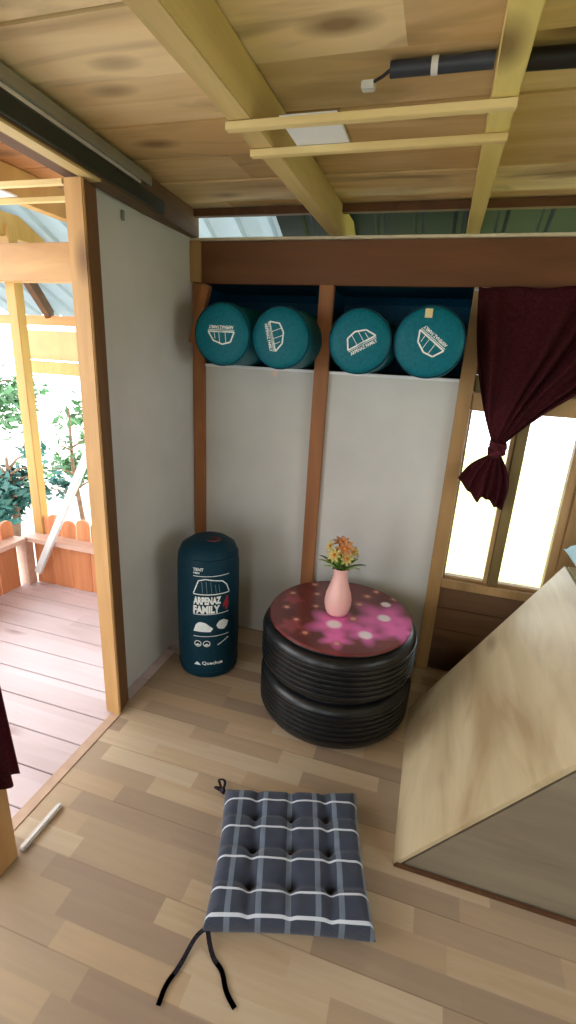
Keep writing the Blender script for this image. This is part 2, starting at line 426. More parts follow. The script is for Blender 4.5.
# unseen shell behind the camera: right, rear and near-left openings sized for the daylight
bm = B()
box(bm, 1.6, 1.63, -1.6, 2.06, -.05, .75); box(bm, 1.6, 1.63, -1.6, 2.06, 1.55, 1.88); box(bm, 1.6, 1.63, 1.1, 2.06, .75, 1.55)
box(bm, 1.6, 1.63, -1.6, .2, .75, 1.55)
st('wall_right', bm, 'sheet')
bm = B()
box(bm, -1.05, -.3, -1.63, -1.6, 0, 1.88); box(bm, 0, 1.6, -1.63, -1.6, 0, 1.88); box(bm, -.3, 0, -1.63, -1.6, 1.75, 1.88)
st('wall_front', bm, 'sheet')
bm = B(); box(bm, -1.066, -1.046, -1.6, -.75, 0, 1.76); box(bm, -1.066, -1.046, -1.6, .62, 1.7605, 1.86)
st('wall_left_near', bm, 'sheet')

# beam over the back wall with its pale lip, running out over the deck
bm = B(); box(bm, -1.045, 1.58, 1.975, 2.035, 1.597, 1.752, bev=.003)
st('trim_2', bm, 'brown_x')
st('trim_16', bx(-2.7, -1.05, 1.975, 2.035, 1.597, 1.757, bev=.003), 'tan_x')
st('trim_3', bx(-1.045, 1.58, 1.962, 2.04, 1.753, 1.763, bev=.002), 'strip')
# studs
def stud(n, x0, x1, z1, mat='stud', x0b=None, z0=0, y0=1.972):
    bm = B(); s = 0 if x0b is None else x0b-x0
    hexa(bm, [(x0+s, y0, z0), (x1+s, y0, z0), (x1+s, 2.0, z0), (x0+s, 2.0, z0)], [(x0, y0, z1), (x1, y0, z1), (x1, 2.0, z1), (x0, 2.0, z1)], bev=.002)
    return st('trim_%d' % n, bm, mat)
stud(4, -1.042, -.993, 1.597)
stud(5, -.496, -.438, 1.597)
stud(6, .072, .125, 1.597, 'pine_z')
stud(7, .545, .615, 1.597, 'winwood')
# ledge carrying the bags, with its pale front edge
bm = B(); box(bm, -1.04, .115, 2.001, 2.40, 1.262, 1.2785)
shelf = build('storage_shelf', bm, 'brown_x', label='brown board ledge behind the wall studs carrying the round teal bags', cat='shelf')
build('edging', bx(-.992, -.498, 1.990, 1.9985, 1.268, 1.279), 'white', shelf, label='thin white front edging')
build('edging', bx(-.437, .071, 1.990, 1.9985, 1.268, 1.279), 'white', shelf, label='thin white front edging')
# brace at the corner stud
bm = B(); bar(bm, (-1.03, 1.955, 1.36), (-.965, 1.955, 1.59), .035, .03, (0, 1, 0), .002)
st('trim_8', bm, 'stud')

# tarp lining behind the bags: closed niche
def tarp(x0, x1, label):
    bm = B()
    t = bmesh.new(); n = 24; gr = []
    prof = [(2.001, 1.2805), (2.33, 1.2805), (2.33, 1.565), (2.30, 1.594), (2.005, 1.5962)]
    for i in range(n+1):
        u = i/n; x = x0+(x1-x0)*u
        gr.append([t.verts.new((x, y+(.010*noise.noise(Vector((x*7, z*5, 1))) if y > 2.1 else 0), z)) for y, z in prof])
    for a, b in zip(gr, gr[1:]):
        for k in range(len(prof)-1): t.faces.new((a[k], b[k], b[k+1], a[k+1]))
    for side in (0, -1):
        f = t.verts.new((gr[side][0].co.x, 2.001, 1.596))
        g = gr[side]; t.faces.new([g[0], g[1], g[2], g[3], g[4], f] if side else [f, g[4], g[3], g[2], g[1], g[0]])
    bmesh.ops.recalc_face_normals(t, faces=t.faces)
    merge(bm, t)
    build('tarp_sheet', bm, 'navy', smooth=True, label=label, cat='tarp', group='navy tarps behind the bags')
tarp(-1.03, -.472, 'dark navy tarp lining the storage bay behind the two bags nearest the corner')
tarp(-.462, .10, 'dark navy tarp lining the storage bay behind the two bags beside the curtain')

# ------------------------------------------------------------ round bags on the ledge
def tent_logo(bm_, tw, orient, text_bm=None):
    """outline of a tent in the xz-plane, width tw, drawn as thin bars at y = 0"""
    pts = [(-.5, 0), (-.36, .34), (-.05, .42), (.3, .30), (.5, 0)]
    pts = [(x*tw, z*tw) for x, z in pts]
    loc = B()
    for a, b in zip(pts, pts[1:]+pts[:1]): bar(loc, (a[0], 0, a[1]), (b[0], 0, b[1]), .0052, .0012, (0, 1, 0))
    for x in (-.16, .08, .26): bar(loc, (x*tw, 0, .03*tw), ((x-.03)*tw, 0, (.36 if x < .2 else .24)*tw), .002, .0012, (0, 1, 0))
    return loc
def text_mesh(s, size, depth=.0006, bold=.0):
    c = bpy.data.curves.new('t', 'FONT'); c.body = s; c.size = size; c.align_x = 'CENTER'; c.extrude = depth; c.offset = bold
    o = bpy.data.objects.new('t', c); C.objects.link(o)
    dg = bpy.context.evaluated_depsgraph_get(); me = bpy.data.meshes.new_from_object(o.evaluated_get(dg))
    bm = bmesh.new(); bm.from_mesh(me); bpy.data.meshes.remove(me); bpy.data.objects.remove(o); bpy.data.curves.remove(c)
    bmesh.ops.transform(bm, matrix=Matrix.Rotation(PI/2, 4, 'X'), verts=bm.verts)   # into the xz-plane facing -y
    return bm
def width_of(bm): xs = [v.co.x for v in bm.verts]; return max(xs)-min(xs)
def round_bag(cx, cy, r, length, ang, label, seed, lean=(0, 0), tag=None, flip=1, shine=False):
    cz = 1.279+r
    t = thing('tent_bag', (cx, cy+length, 1.279), label, 'bag', 'round teal bags on the ledge')
    rnd = random.Random(seed)
    def fn(v):
        n = noise.noise(Vector((v.x*9, v.y*9, v.z*9+seed*3)))*.006
        rr = math.hypot(v.x, v.y)
        if rr > 1e-5: v = v*1.0; v.x *= 1+n/rr*.9; v.y *= 1+n/rr*.9
        if v.y < -r*.965: v.y = -r*.965+ (v.y+r*.965)*.2
        return v
    R = Matrix.Rotation(PI/2, 4, 'X')
    prof = [(0, length), (r*.8, length), (r*.95, length-.015), (r, length-.05), (r*.985, length*.66), (r, length*.5), (r*.985, length*.3), (r, .05), (r*.995, .028), (r*.97, .014), (r*.93, .006), (r*.8, .001), (r*.5, -.004), (0, -.006)]
    prof = [(a, -b) for a, b in prof]
    bm = B(); lathe(bm, prof, (cx, cy, cz), 56, R, fn=fn)
    build('bag_body', bm, 'teal', t, smooth='all')
    # piping seam round the face
    bm = B()
    pts = [(cx+r*.965*math.cos(a), cy+.012, cz+r*.965*math.sin(a)) for a in [2*PI*k/48 for k in range(49)]]
    tube(bm, pts, .0035, 6, False); build('piping', bm, 'tealdark', t, smooth='all')
    # printed tent outline and word line
    tw = .106
    g = tent_logo(None, tw, 0)
    bmesh.ops.translate(g, verts=g.verts, vec=(0, 0, .004*0))
    bar(g, (-.5*tw, 0, -.006), (.5*tw, 0, -.006), .0025, .0012, (0, 1, 0))
    Rm = Matrix.Translation(Vector((cx+lean[0], cy+.0005, cz+lean[1]))) @ Matrix.Rotation(-ang, 4, 'Y') @ Matrix.Translation(Vector((0, 0, -.008)))
    def drape(bmm):
        for v in bmm.verts:
            rr = math.hypot(v.co.x-cx, v.co.z-cz)/r
            yy = -.006+.002*(rr/.5) if rr < .5 else (-.004+.005*(rr-.5)/.3)
            v.co.y += yy*1.0-.0012
    g.transform(Rm); bmesh.ops.subdivide_edges(g, edges=g.edges, cuts=2); drape(g)
    build('printed_tent', g, 'print_white', t, label='white tent outline print')
    tx = text_mesh('ARPENAZ FAMILY', .014, bold=.0004)
    w = width_of(tx); k = tw*.95/w
    tx.transform(Rm @ Matrix.Translation(Vector((0, 0, -.021))) @ Matrix.Diagonal((k, 1, 1.1, 1)))
    drape(tx)
    build('printed_words', tx, 'print_white', t, label='white printed lettering')
    # drawcord toggle on the far end
    bm = B(); tube(bm, [(cx, cy+length-.001, cz), (cx+.01, cy+length+.02, cz+.005), (cx+.03, cy+length+.028, cz-.02)], .004, 8); build('cord', bm, 'tie', t, smooth='all')
    if tag:
        bm = B(); tx_, tz_, w_, h_ = tag
        box(bm, cx+tx_-w_/2, cx+tx_+w_/2, cy-.0055 if tz_ > 0 else cy+.05, cy-.004 if tz_ > 0 else cy+.0515, cz+tz_-h_/2, cz+tz_+h_/2)
        build('care_tag', bm, 'tag' if tz_ > 0 else 'tagpink', t, label='small pale fabric tag')
    return t
YB = 1.762
D2 = math.radians
round_bag(-.815, YB, .115, .44, D2(180), 'round teal bag nearest the corner, its white tent print upside down', 1, (.004, .002))
round_bag(-.583, YB+.008, .112, .44, D2(-75), 'round teal bag beside the middle stud, its tent print standing on end', 2, (-.018, .006), tag=(-.028, -.128, .02, .022))
round_bag(-.288, YB+.002, .112, .44, D2(30), 'round teal bag just past the middle stud, tent print tilted upward', 3, (.006, .002))
round_bag(-.053, YB, .119, .44, D2(143), 'round teal bag beside the maroon curtain with cream tag on its rim', 4, (0.004, .0), tag=(-.012, .090, .024, .028))

# ------------------------------------------------------------ tall bag standing in the corner
def standing_bag():
    cx, cy, r, H = -.822, 1.675, .128, .60
    t = thing('tent_bag', (cx, cy, 0), 'tall dark teal tent bag standing upright in the corner with white print', 'bag')
    prof = [(0, .002), (r*.9, 0), (r*.97, .008), (r, .03), (r*1.01, .18), (r, .34), (r*1.0, .50), (r*.97, .54), (r*.86, .575), (r*.6, .598), (r*.3, .605), (0, .606)]
    def fn(v):
        n = noise.noise(Vector((v.x*6, v.y*6, v.z*7)))*.005; rr = math.hypot(v.x, v.y)
        if rr > 1e-5: v.x *= 1+n/rr; v.y *= 1+n/rr
        return v
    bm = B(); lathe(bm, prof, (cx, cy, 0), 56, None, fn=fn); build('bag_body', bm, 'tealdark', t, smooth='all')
    bm = B(); tube(bm, [(cx+.03+.028*math.cos(a), cy+.02*math.sin(a)-.02, .604+.004*math.cos(a)) for a in [2*PI*k/20 for k in range(21)]], .005, 8, False)
    build('drawcord', bm, 'cordred', t, smooth='all', label='dark red drawcord on the top')
    bm = B()
    for z, q_ in ((.035, .985), (.545, .945)):
        bm = B(); tube(bm, [(cx+(r*q_)*math.cos(a), cy+(r*q_)*math.sin(a), z) for a in [2*PI*k/48 for k in range(49)]], .003, 6, False)
        build('seam', bm, 'tealdark', t, smooth='all')
    th0 = math.atan2(-cy, -cx)+.09
    def wrap(b, zc):
        """xz-plane drawing centred on 0 -> onto the cylinder"""
        for v in b.verts:
            a = th0+v.co.x/(r*1.0); z = v.co.z+zc
            p = Vector((math.cos(a)*r, math.sin(a)*r, z)); q = fn(p.copy()); k = math.hypot(q.x, q.y)/r
            rr = r*k*(1.01 if z < .3 else 1.006)+.0016-v.co.y
            v.co = Vector((cx+math.cos(a)*rr, cy+math.sin(a)*rr, z))
    up = lambda z: z+(.030 if z > .28 else .018 if z > .12 else 0)
    wrap0 = wrap
    def wrap(b, zc):
        if zc: return wrap0(b, up(zc))
        zz = sorted(v.co.z for v in b.verts); mid = (zz[0]+zz[-1])/2; d = up(mid)-mid
        for v in b.verts: v.co.z += d
        wrap0(b, 0)
    def seg(b, x0, x1, z0, z1, n=14):
        for i in range(n):
            a = x0+(x1-x0)*i/n; c = x0+(x1-x0)*(i+1)/n
            box(b, a, c, -.0004, .0004, z0, z1)
    W = .074
    g = B()
    for z, hw in ((.455, .0012), (.285, .0012), (.195, .0012), (.375, .002)):
        g = B(); seg(g, -W, W, z-hw, z+hw); wrap(g, 0); build('printed_line', g, 'print_white', t, label='thin white printed rule')
    def txt(s, w, h, xc, zc, mat='print_white', lab='white printed lettering', bold=.0006):
        b = text_mesh(s, .03, bold=bold)
        bmesh.ops.subdivide_edges(b, edges=[e for e in b.edges if e.calc_length() > .006], cuts=2)
        xs = [v.co.x for v in b.verts]; zs = [v.co.z for v in b.verts]
        for v in b.verts:
            v.co.x = (v.co.x-min(xs))/(max(xs)-min(xs))*w-w/2+xc; v.co.z = (v.co.z-min(zs))/(max(zs)-min(zs))*h-h/2
        wrap(b, zc); return build('printed_words', b, mat, t, label=lab)
    L = -W
    txt('TENT', .042, .013, L+.021, .484); txt('4 MAN', .026, .008, L+.013, .469)
    # tent drawing
    g = B(); pts = [(-W, .378), (-W+.022, .436), (-W+.05, .443), (W-.03, .430), (W-.012, .412), (W, .378)]
    def pl(b, pts, w):
        for p, q in zip(pts, pts[1:]):
            n = 4
            for i in range(n):
                a = [p[j]+(q[j]-p[j])*i/n for j in (0, 1)]; c = [p[j]+(q[j]-p[j])*(i+1)/n for j in (0, 1)]
                bar(b, (a[0], 0, a[1]), (c[0], 0, c[1]), w, .0008, (0, 1, 0))
    pl(g, pts, .0042)
    wrap(g, 0); build('printed_tent', g, 'print_white', t, label='white tent outline print')
    g = B()
    for x in (-.035, -.018, .0, .018, .032): pl(g, [(x, .381), (x-.004, .432 if x < .01 else .418)], .002)
    wrap(g, 0); build('printed_tent_detail', g, 'print_grey', t, label='grey lines inside the tent print')
    txt('ARPENAZ', .112, .034, L+.056, .347, bold=.0016); txt('FAMILY', .108, .036, L+.054, .307, bold=.0016)
    txt('4', .026, .062, W-.014, .328, 'print_red', 'large red printed numeral', .003)
    # two floor-plan tents
    def blob(b, cx_, cz_, w, h, pts):
        vs = [(cx_+x*w, cz_+z*h) for x, z in pts]; n = 8
        # vertical strips so the shape can bend
        x0 = min(v[0] for v in vs); x1 = max(v[0] for v in vs)
        def span(x):
            zz = []
            for (a, c) in zip(vs, vs[1:]+vs[:1]):
                if (a[0]-x)*(c[0]-x) <= 0 and abs(a[0]-c[0]) > 1e-9: zz.append(a[1]+(c[1]-a[1])*(x-a[0])/(c[0]-a[0]))
            return (min(zz), max(zz)) if zz else (cz_, cz_)
        for i in range(n):
            a = x0+(x1-x0)*i/n+1e-6; c = x0+(x1-x0)*(i+1)/n-1e-6; p = span(a); q = span(c)
            A = [(a, -.0004, p[0]), (a, -.0004, p[1]+1e-5), (a, .0004, p[1]+1e-5), (a, .0004, p[0])]; Q = [(c, -.0004, q[0]), (c, -.0004, q[1]+1e-5), (c, .0004, q[1]+1e-5), (c, .0004, q[0])]
            hexa(b, A, Q)
    g = B()
    blob(g, L+.040, .238, .080, .050, [(-.5, -.4), (-.42, .15), (-.2, .5), (.1, .4), (.5, -.15), (.45, -.45)])
    wrap(g, 0); build('printed_picture', g, 'print_white', t, label='white printed long tent silhouette'); g = B()
    blob(g, W-.028, .243, .054, .046, [(-.5, 0), (-.3, .4), (.1, .5), (.5, .2), (.4, -.2), (.1, -.5), (-.35, -.35)])
    wrap(g, 0); build('printed_picture', g, 'print_white', t, label='white printed round tent silhouette')
    g = B()
    def ringp(b, xc, zc, rr, w):
        pp = [(xc+rr*math.cos(a), zc+rr*math.sin(a)) for a in [2*PI*k/16 for k in range(17)]]
        for p, q in zip(pp, pp[1:]): bar(b, (p[0], 0, p[1]), (q[0], 0, q[1]), w, .0008, (0, 1, 0))
    for xc in (L+.018, L+.054):
        g = B(); ringp(g, xc, .160, .0135, .003); blob(g, xc, .156, .020, .010, [(-.5, -.2), (0, .5), (.5, -.2), (0, -.5)])
        wrap(g, 0); build('printed_symbol', g, 'print_white', t, label='white printed round symbol')
    g = B(); pl(g, [(W-.050, .150), (W-.026, .163), (W-.002, .176)], .004)
    wrap(g, 0); build('printed_dash', g, 'print_white', t, label='white printed slanting dash')
    g = B(); blob(g, L+.014, .079, .030, .016, [(-.5, -.5), (-.05, .5), (.2, .1), (.5, -.5)]); wrap(g, 0)
    build('printed_emblem', g, 'print_white', t, label='white mountain emblem')
    txt('Quechua', .088, .018, L+.078, .080)
standing_bag()

# ------------------------------------------------------------ tyres and tabletop
TX, TY = -.243, 1.635
def tyre(z0, h, label, seed):
    t = thing('car_tyre', (TX, TY, z0), label, 'tyre', 'stacked car tyres')
    R = .297
    prof = []
    # bulging outer section: bead -> sidewall -> shoulder -> tread
    half = [(.185, .030), (.20, .018), (.225, .008), (.25, .003), (.270, .006), (.284, .014), (.292, .026)]
    prof += half
    ribs = 6; zt0, zt1 = .034, h-.034
    rw = (zt1-zt0)/ribs
    for k in range(ribs):
        a = zt0+k*rw
        prof += [(R-.002, a+.003), (R, a+rw*.3), (R, a+rw*.7), (R-.0005, a+rw-.005), (R-.0035, a+rw-.004), (R-.0035, a+rw-.001)]
    prof += [(r_, h-z_) for r_, z_ in reversed(half)]
    prof += [(.19, h-.035), (.215, h-.05), (.24, h*.5), (.215, .05), (.19, .035)]
    bm = B(); lathe(bm, prof, (TX, TY, z0), 96, None, closed=True)
    build('tyre_body', bm, 'rubber', t, smooth=True)
    bm = B()
    for rr in (.238, .262):
        for zz in (z0+h-.004,):
            tube(bm, [(TX+rr*math.cos(a), TY+rr*math.sin(a), zz) for a in [2*PI*k/72 for k in range(73)]], .0025, 6, False)
    build('sidewall_ring', bm, 'rubber', t, smooth='all')
tyre(0.0, .192, 'black car tyre lying flat on the floor, lowest of the stack', 1)
tyre(.1925, .192, 'black car tyre lying on another tyre, beneath the red tabletop', 2)
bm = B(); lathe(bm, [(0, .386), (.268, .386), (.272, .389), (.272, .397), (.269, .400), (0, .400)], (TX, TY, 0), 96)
build('round_tabletop', bm, 'top', smooth=True, label='round maroon tabletop with pale flower print and magenta patches resting on the tyres', cat='tabletop', origin=(TX, TY, .386))

# vase
VX, VY, VZ = -.255, 1.625, .4005
prof = [(0, 0), (.034, 0), (.040, .004), (.046, .018), (.0505, .04), (.051, .06), (.047, .085), (.039, .11), (.031, .135), (.027, .155), (.0265, .17), (.028, .184), (.031, .190), (.029, .191), (.0255, .185), (.024, .170), (.025, .15), (.036, .105), (.044, .07), (.042, .03), (.03, .01), (0, .008)]
bm = B(); lathe(bm, [(a, b_) for a, b_ in prof], (VX, VY, VZ), 48)
build('flower_vase', bm, 'vase', smooth='all', label='pale pink ceramic vase standing on the round tabletop', cat='vase')
ft = thing('flower_bunch', (VX, VY, VZ+.05), 'small bunch of orange and yellow flowers with green leaves in pink vase', 'flowers')
rnd = random.Random(3)
def petal_flower(c, nrm, R_, mat, k=8, parent=ft):
    bm = B(); nrm = Vector(nrm).normalized(); q = nrm.to_track_quat('Z', 'Y').to_matrix().to_4x4()
    for layer, (n, rr, tilt) in enumerate(((k, R_, .25), (k-2, R_*.68, .6))):
        for i in range(n):
            a = 2*PI*i/n+layer*.4
            t = bmesh.new()
            L_ = rr; w = rr*.42; rows = []
            for s in range(5):
                u = s/4; ww = w*math.sin(PI*(.12+.80*u))*.5; z = math.sin(u*1.3)*rr*tilt
                rows.append([t.verts.new((u*L_, -ww, z+.001)), t.verts.new((u*L_, 0, z-.001)), t.verts.new((u*L_, ww, z+.001))])
            for A, Bq in zip(rows, rows[1:]):
                for j in range(2): t.faces.new((A[j], Bq[j], Bq[j+1], A[j+1]))
            r_ = bmesh.ops.solidify(t, geom=list(t.faces), thickness=.0008)
            merge(bm, t, Matrix.Translation(Vector(c)) @ q @ Matrix.Rotation(a, 4, 'Z'))
    f = build('blossom', bm, mat, parent, smooth='all', label='%s blossom' % ('orange' if mat == 'orange' else 'yellow'))
    bm = B(); s = bmesh.new(); bmesh.ops.create_uvsphere(s, u_segments=12, v_segments=8, radius=R_*.22)
    merge(bm, s, Matrix.Translation(Vector(c)+nrm*R_*.12)); build('flower_core', bm, 'core', f, smooth='all')
neck = Vector((VX, VY, VZ+.16))
fl = [((.012, -.018, .275), (.15, -.8, .6), .036, 'orange'), ((-.022, -.032, .250), (-.3, -.9, .35), .030, 'yellow'), ((.022, -.034, .243), (.35, -.9, .3), .026, 'yellow'),
      ((-.008, .012, .285), (0, -.3, 1), .034, 'orange'), ((.040, -.004, .262), (.7, -.5, .5), .024, 'yellow'), ((-.045, .0, .268), (-.7, -.5, .6), .024, 'yellow')]
for off, nrm, R_, mt in fl:
    p = Vector((VX, VY, VZ))+Vector(off); petal_flower(p, nrm, R_, mt)
    bm = B(); tube(bm, [(VX+off[0]*.1, VY+off[1]*.1, VZ+.06), (VX+off[0]*.2, VY+off[1]*.2, VZ+.16), tuple(p-Vector(nrm).normalized()*.004)], .0016, 6); build('stem', bm, 'stem', ft, smooth='all')
for i in range(44):
    a = 2*PI*i*.381966+rnd.uniform(-.1, .1); el = rnd.uniform(.75, 1.3) if i % 5 else .6; L_ = rnd.uniform(.05, .085) if i % 5 else .10
    d = Vector((math.cos(a)*math.cos(el), math.sin(a)*math.cos(el), math.sin(el)))
    s0 = Vector((VX, VY, VZ+.186))+Vector((math.cos(a), math.sin(a), 0))*.010
    bm = B(); side = d.cross(Vector((0, 0, 1))).normalized(); up = side.cross(d)
    rows = []
    t = bmesh.new()
    for s in range(6):
        u = s/5; ww = .010*math.sin(PI*(.05+.93*u)); c = s0+d*L_*u-Vector((0, 0, 1))*(.35*L_*u*u*(1.3-el))
        rows.append([t.verts.new(c-side*ww+up*.002), t.verts.new(c), t.verts.new(c+side*ww+up*.002)])
    for A, Bq in zip(rows, rows[1:]):
        for j in range(2): t.faces.new((A[j], Bq[j], Bq[j+1], A[j+1]))
    bmesh.ops.solidify(t, geom=list(t.faces), thickness=.0007)
    merge(bm, t); build('leaf', bm, 'leafg' if i % 3 else 'leafd', ft, smooth='all')

# ------------------------------------------------------------ seat cushion
def cushion():
    # corners from the far-left, far-right, near-right, near-left
    Pc = [Vector((-.462, 1.052, 0)), Vector((-.068, 1.178, 0)), Vector((.040, .805, 0)), Vector((-.358, .692, 0))]
    def q(u, v):   # u across, v 0 near .. 1 far
        far = Pc[0].lerp(Pc[1], u); near = Pc[3].lerp(Pc[2], u); p = near.lerp(far, v)
        c = (Pc[0]+Pc[1]+Pc[2]+Pc[3])/4
        # sides pull in a little between the corners
        p = p+(c-p)*.045*(1-abs(2*u-1)**2)*(abs(2*v-1)**4)+(c-p)*.045*(1-abs(2*v-1)**2)*(abs(2*u-1)**4)
        return p
    org = (Pc[0]+Pc[1]+Pc[2]+Pc[3])/4
    t = thing('seat_cushion', (org.x, org.y, 0), 'dark blue plaid tufted seat cushion lying flat on the floor', 'cushion')
    n = 96; bm = bmesh.new(); uvl = bm.loops.layers.uv.new('UVMap')
    tufts = [(i/4, j/4) for i in (1, 2, 3) for j in (1, 2, 3)]
    def hgt(u, v):
        e = min(u, 1-u, v, 1-v)
        edge = (1-(1-min(1, e/.085))**2)**.5
        h = .050*edge
        d = min(math.hypot(u-a, v-b) for a, b in tufts)
        h -= .024*math.exp(-(d/.05)**2)
        for k in (.25, .5, .75):
            h -= .009*math.exp(-((u-k)/.030)**2)*edge+.009*math.exp(-((v-k)/.030)**2)*edge
        h += .003*noise.noise(Vector((u*9, v*9, 2)))*edge
        return h
    G = {}
    for i in range(n+1):
        for j in range(n+1):
            u, v = i/n, j/n; p = q(u, v); G[i, j] = bm.verts.new((p.x, p.y, .022+max(hgt(u, v), 0)*.95 if 0 < i < n and 0 < j < n else .024))
    Gb = {}
    for i in range(n+1):
        for j in range(n+1):
            if i in (0, n) or j in (0, n): Gb[i, j] = G[i, j]
            else:
                u, v = i/n, j/n; p = q(u, v); e = min(u, 1-u, v, 1-v); ed = (1-(1-min(1, e/.08))**2)**.5
                Gb[i, j] = bm.verts.new((p.x, p.y, .024-.0235*ed))
    for i in range(n):
        for j in range(n):
            for g, rev in ((G, False), (Gb, True)):
                ks = [(i, j), (i+1, j), (i+1, j+1), (i, j+1)]
                if rev: ks = ks[::-1]
                f = bm.faces.new([g[k] for k in ks])
                for l, k in zip(f.loops, ks): l[uvl].uv = (k[0]/n, k[1]/n)
    build('cushion_pad', bm, 'plaid', t, smooth='all')
    for (u, v) in tufts:
        p = q(u, v); b = B(); s = bmesh.new(); bmesh.ops.create_uvsphere(s, u_segments=10, v_segments=6, radius=.005)
        merge(b, s, Matrix.Translation(Vector((p.x, p.y, .022+hgt(u, v)*.95+.001))) @ Matrix.Diagonal((1, 1, .5, 1)))
        build('tuft_button', b, 'tie', t, smooth='all')
    def ribbon(pts, w=.011):
        b = B(); tt = bmesh.new(); rows = []; pts = [Vector(p) for p in pts]
        # smooth the path
        for _ in range(2):
            np_ = [pts[0]]
            for a, c in zip(pts, pts[1:]): np_ += [a.lerp(c, .25), a.lerp(c, .75)]
            pts = np_+[pts[-1]]
        for i, p in enumerate(pts):
            d = (pts[min(i+1, len(pts)-1)]-pts[max(0, i-1)]).normalized(); s = d.cross(Vector((0, 0, 1)))
            if s.length < .1: s = Vector((1, 0, 0))
            s.normalize(); rows.append((tt.verts.new(p-s*w/2), tt.verts.new(p+s*w/2)))
        for A, Bq in zip(rows, rows[1:]): tt.faces.new((A[0], A[1], Bq[1], Bq[0]))
        bmesh.ops.solidify(tt, geom=list(tt.faces), thickness=.002)
        merge(b, tt); build('tie_ribbon', b, 'tie', t, smooth=True)
    ribbon([(-.352, .700, .026), (-.368, .68, .020), (-.376, .655, .005), (-.380, .62, .004), (-.392, .585, .004), (-.388, .548, .004)])
    ribbon([(-.345, .698, .024), (-.332, .680, .012), (-.312, .66, .004), (-.284, .648, .004), (-.262, .615, .004), (-.232, .596, .004)])
    # far-left ties are knotted in a bow
    ribbon([(-.462, 1.050, .024), (-.475, 1.062, .020), (-.490, 1.078, .028), (-.505, 1.098, .018), (-.492, 1.112, .010), (-.478, 1.095, .016), (-.475, 1.066, .022)], .008)
    ribbon([(-.470, 1.058, .022), (-.488, 1.058, .026), (-.506, 1.070, .016), (-.500, 1.082, .006), (-.484, 1.078, .010)], .008)
    b = B(); s = bmesh.new(); bmesh.ops.create_uvsphere(s, u_segments=10, v_segments=8, radius=.009); merge(b, s, Matrix.Translation(Vector((-.473, 1.062, .022)))); build('tie_knot', b, 'tie', t, smooth='all')
cushion()

# ------------------------------------------------------------ sloped wooden cover, lower right
yf, X0, XR, H = 1.03, .060, .535, .645
y0b, y1b = 1.68, 1.858
t = thing('sloped_cover', (.5, 1.4, 0), 'pale pine panel slanting up from the floor beside the window with grey board end', 'cover')
sl = math.hypot(XR-X0, H); ox, oz = H/sl*.016, -(XR-X0)/sl*.016
bm = B(); P4 = [(X0, yf-.004, .0), (XR, yf-.004, H), (XR, y1b, H), (X0, y0b, .0)]
hexa(bm, P4, [(x+ox+.003, y, max(z+oz, 0)) for x, y, z in P4], bev=.0015)
build('slope_panel', bm, 'slope', t, label='pale knotty pine sloping face')
def endb(y, name, mat, q=0.0, **k):
    bm = B(); a = [(X0+.027, y, .0005), (1.55, y+q, .0005), (1.55, y+q, H-.018), (XR+.019, y+q, H-.018)]
    hexa(bm, a, [(x, y_+.014, z) for x, y_, z in a]); build(name, bm, mat, t, **k)
endb(yf, 'end_board', 'slopeside', label='grey brown upright end board')
bm = B(); hexa(bm, [(X0+.027, y0b-.016, .0005), (XR+.02, y1b-.016, .0005), (XR+.02, y1b-.016, H-.018)], [(X0+.027, y0b-.003, .0005), (XR+.02, y1b-.003, .0005), (XR+.02, y1b-.003, H-.018)])
build('end_board', bm, 'slopeside', t, label='grey brown upright end board')
bm = B(); hexa(bm, [(X0+.004, yf-.012, .0), (1.55, yf-.012, .0), (1.55, yf-.012, .010), (X0+.012, yf-.012, .010)], [(X0+.004, yf-.0045, .0), (1.55, yf-.0045, .0), (1.55, yf-.0045, .010), (X0+.012, yf-.0045, .010)])
build('base_strip', bm, 'brown_y', t, label='dark brown strip along the floor')
bm = B(); box(bm, XR+.012, 1.56, yf, y1b, H-.016, H); build('top_board', bm, 'slope', t)
# pillow on the flat top beyond the ridge
bm = B(); s = bmesh.new(); bmesh.ops.create_grid(s, x_segments=24, y_segments=24, size=.5)
top = []
t2 = bmesh.new(); n = 24; Gt = {}; Gl = {}
for i in range(n+1):
    for j in range(n+1):
        u, v = i/n*2-1, j/n*2-1
        e = (1-abs(u)**3)*(1-abs(v)**3); e = max(e, 0)**.5
        pin = 1-.10*(1-abs(u)**2)*abs(v)**3, 1-.10*(1-abs(v)**2)*abs(u)**3
        x, y = u*.19*pin[1], v*.19*pin[0]
        Gt[i, j] = t2.verts.new((x, y, .07+.085*e)); Gl[i, j] = Gt[i, j] if (i in (0, n) or j in (0, n)) else t2.verts.new((x, y, .07-.068*e))
for i in range(n):
    for j in range(n):
        t2.faces.new([Gt[k] for k in ((i, j), (i+1, j), (i+1, j+1), (i, j+1))]); t2.faces.new([Gl[k] for k in ((i, j+1), (i+1, j+1), (i+1, j), (i, j))])
s.free(); merge(bm, t2, Matrix.Translation(Vector((.712, 1.665, H+.001))) @ Matrix.Rotation(.05, 4, 'Z'))
pil = build('pillow', bm, 'paleblue', smooth='all', label='pale blue pillow lying on top of the slanted cover beside the window', cat='pillow')

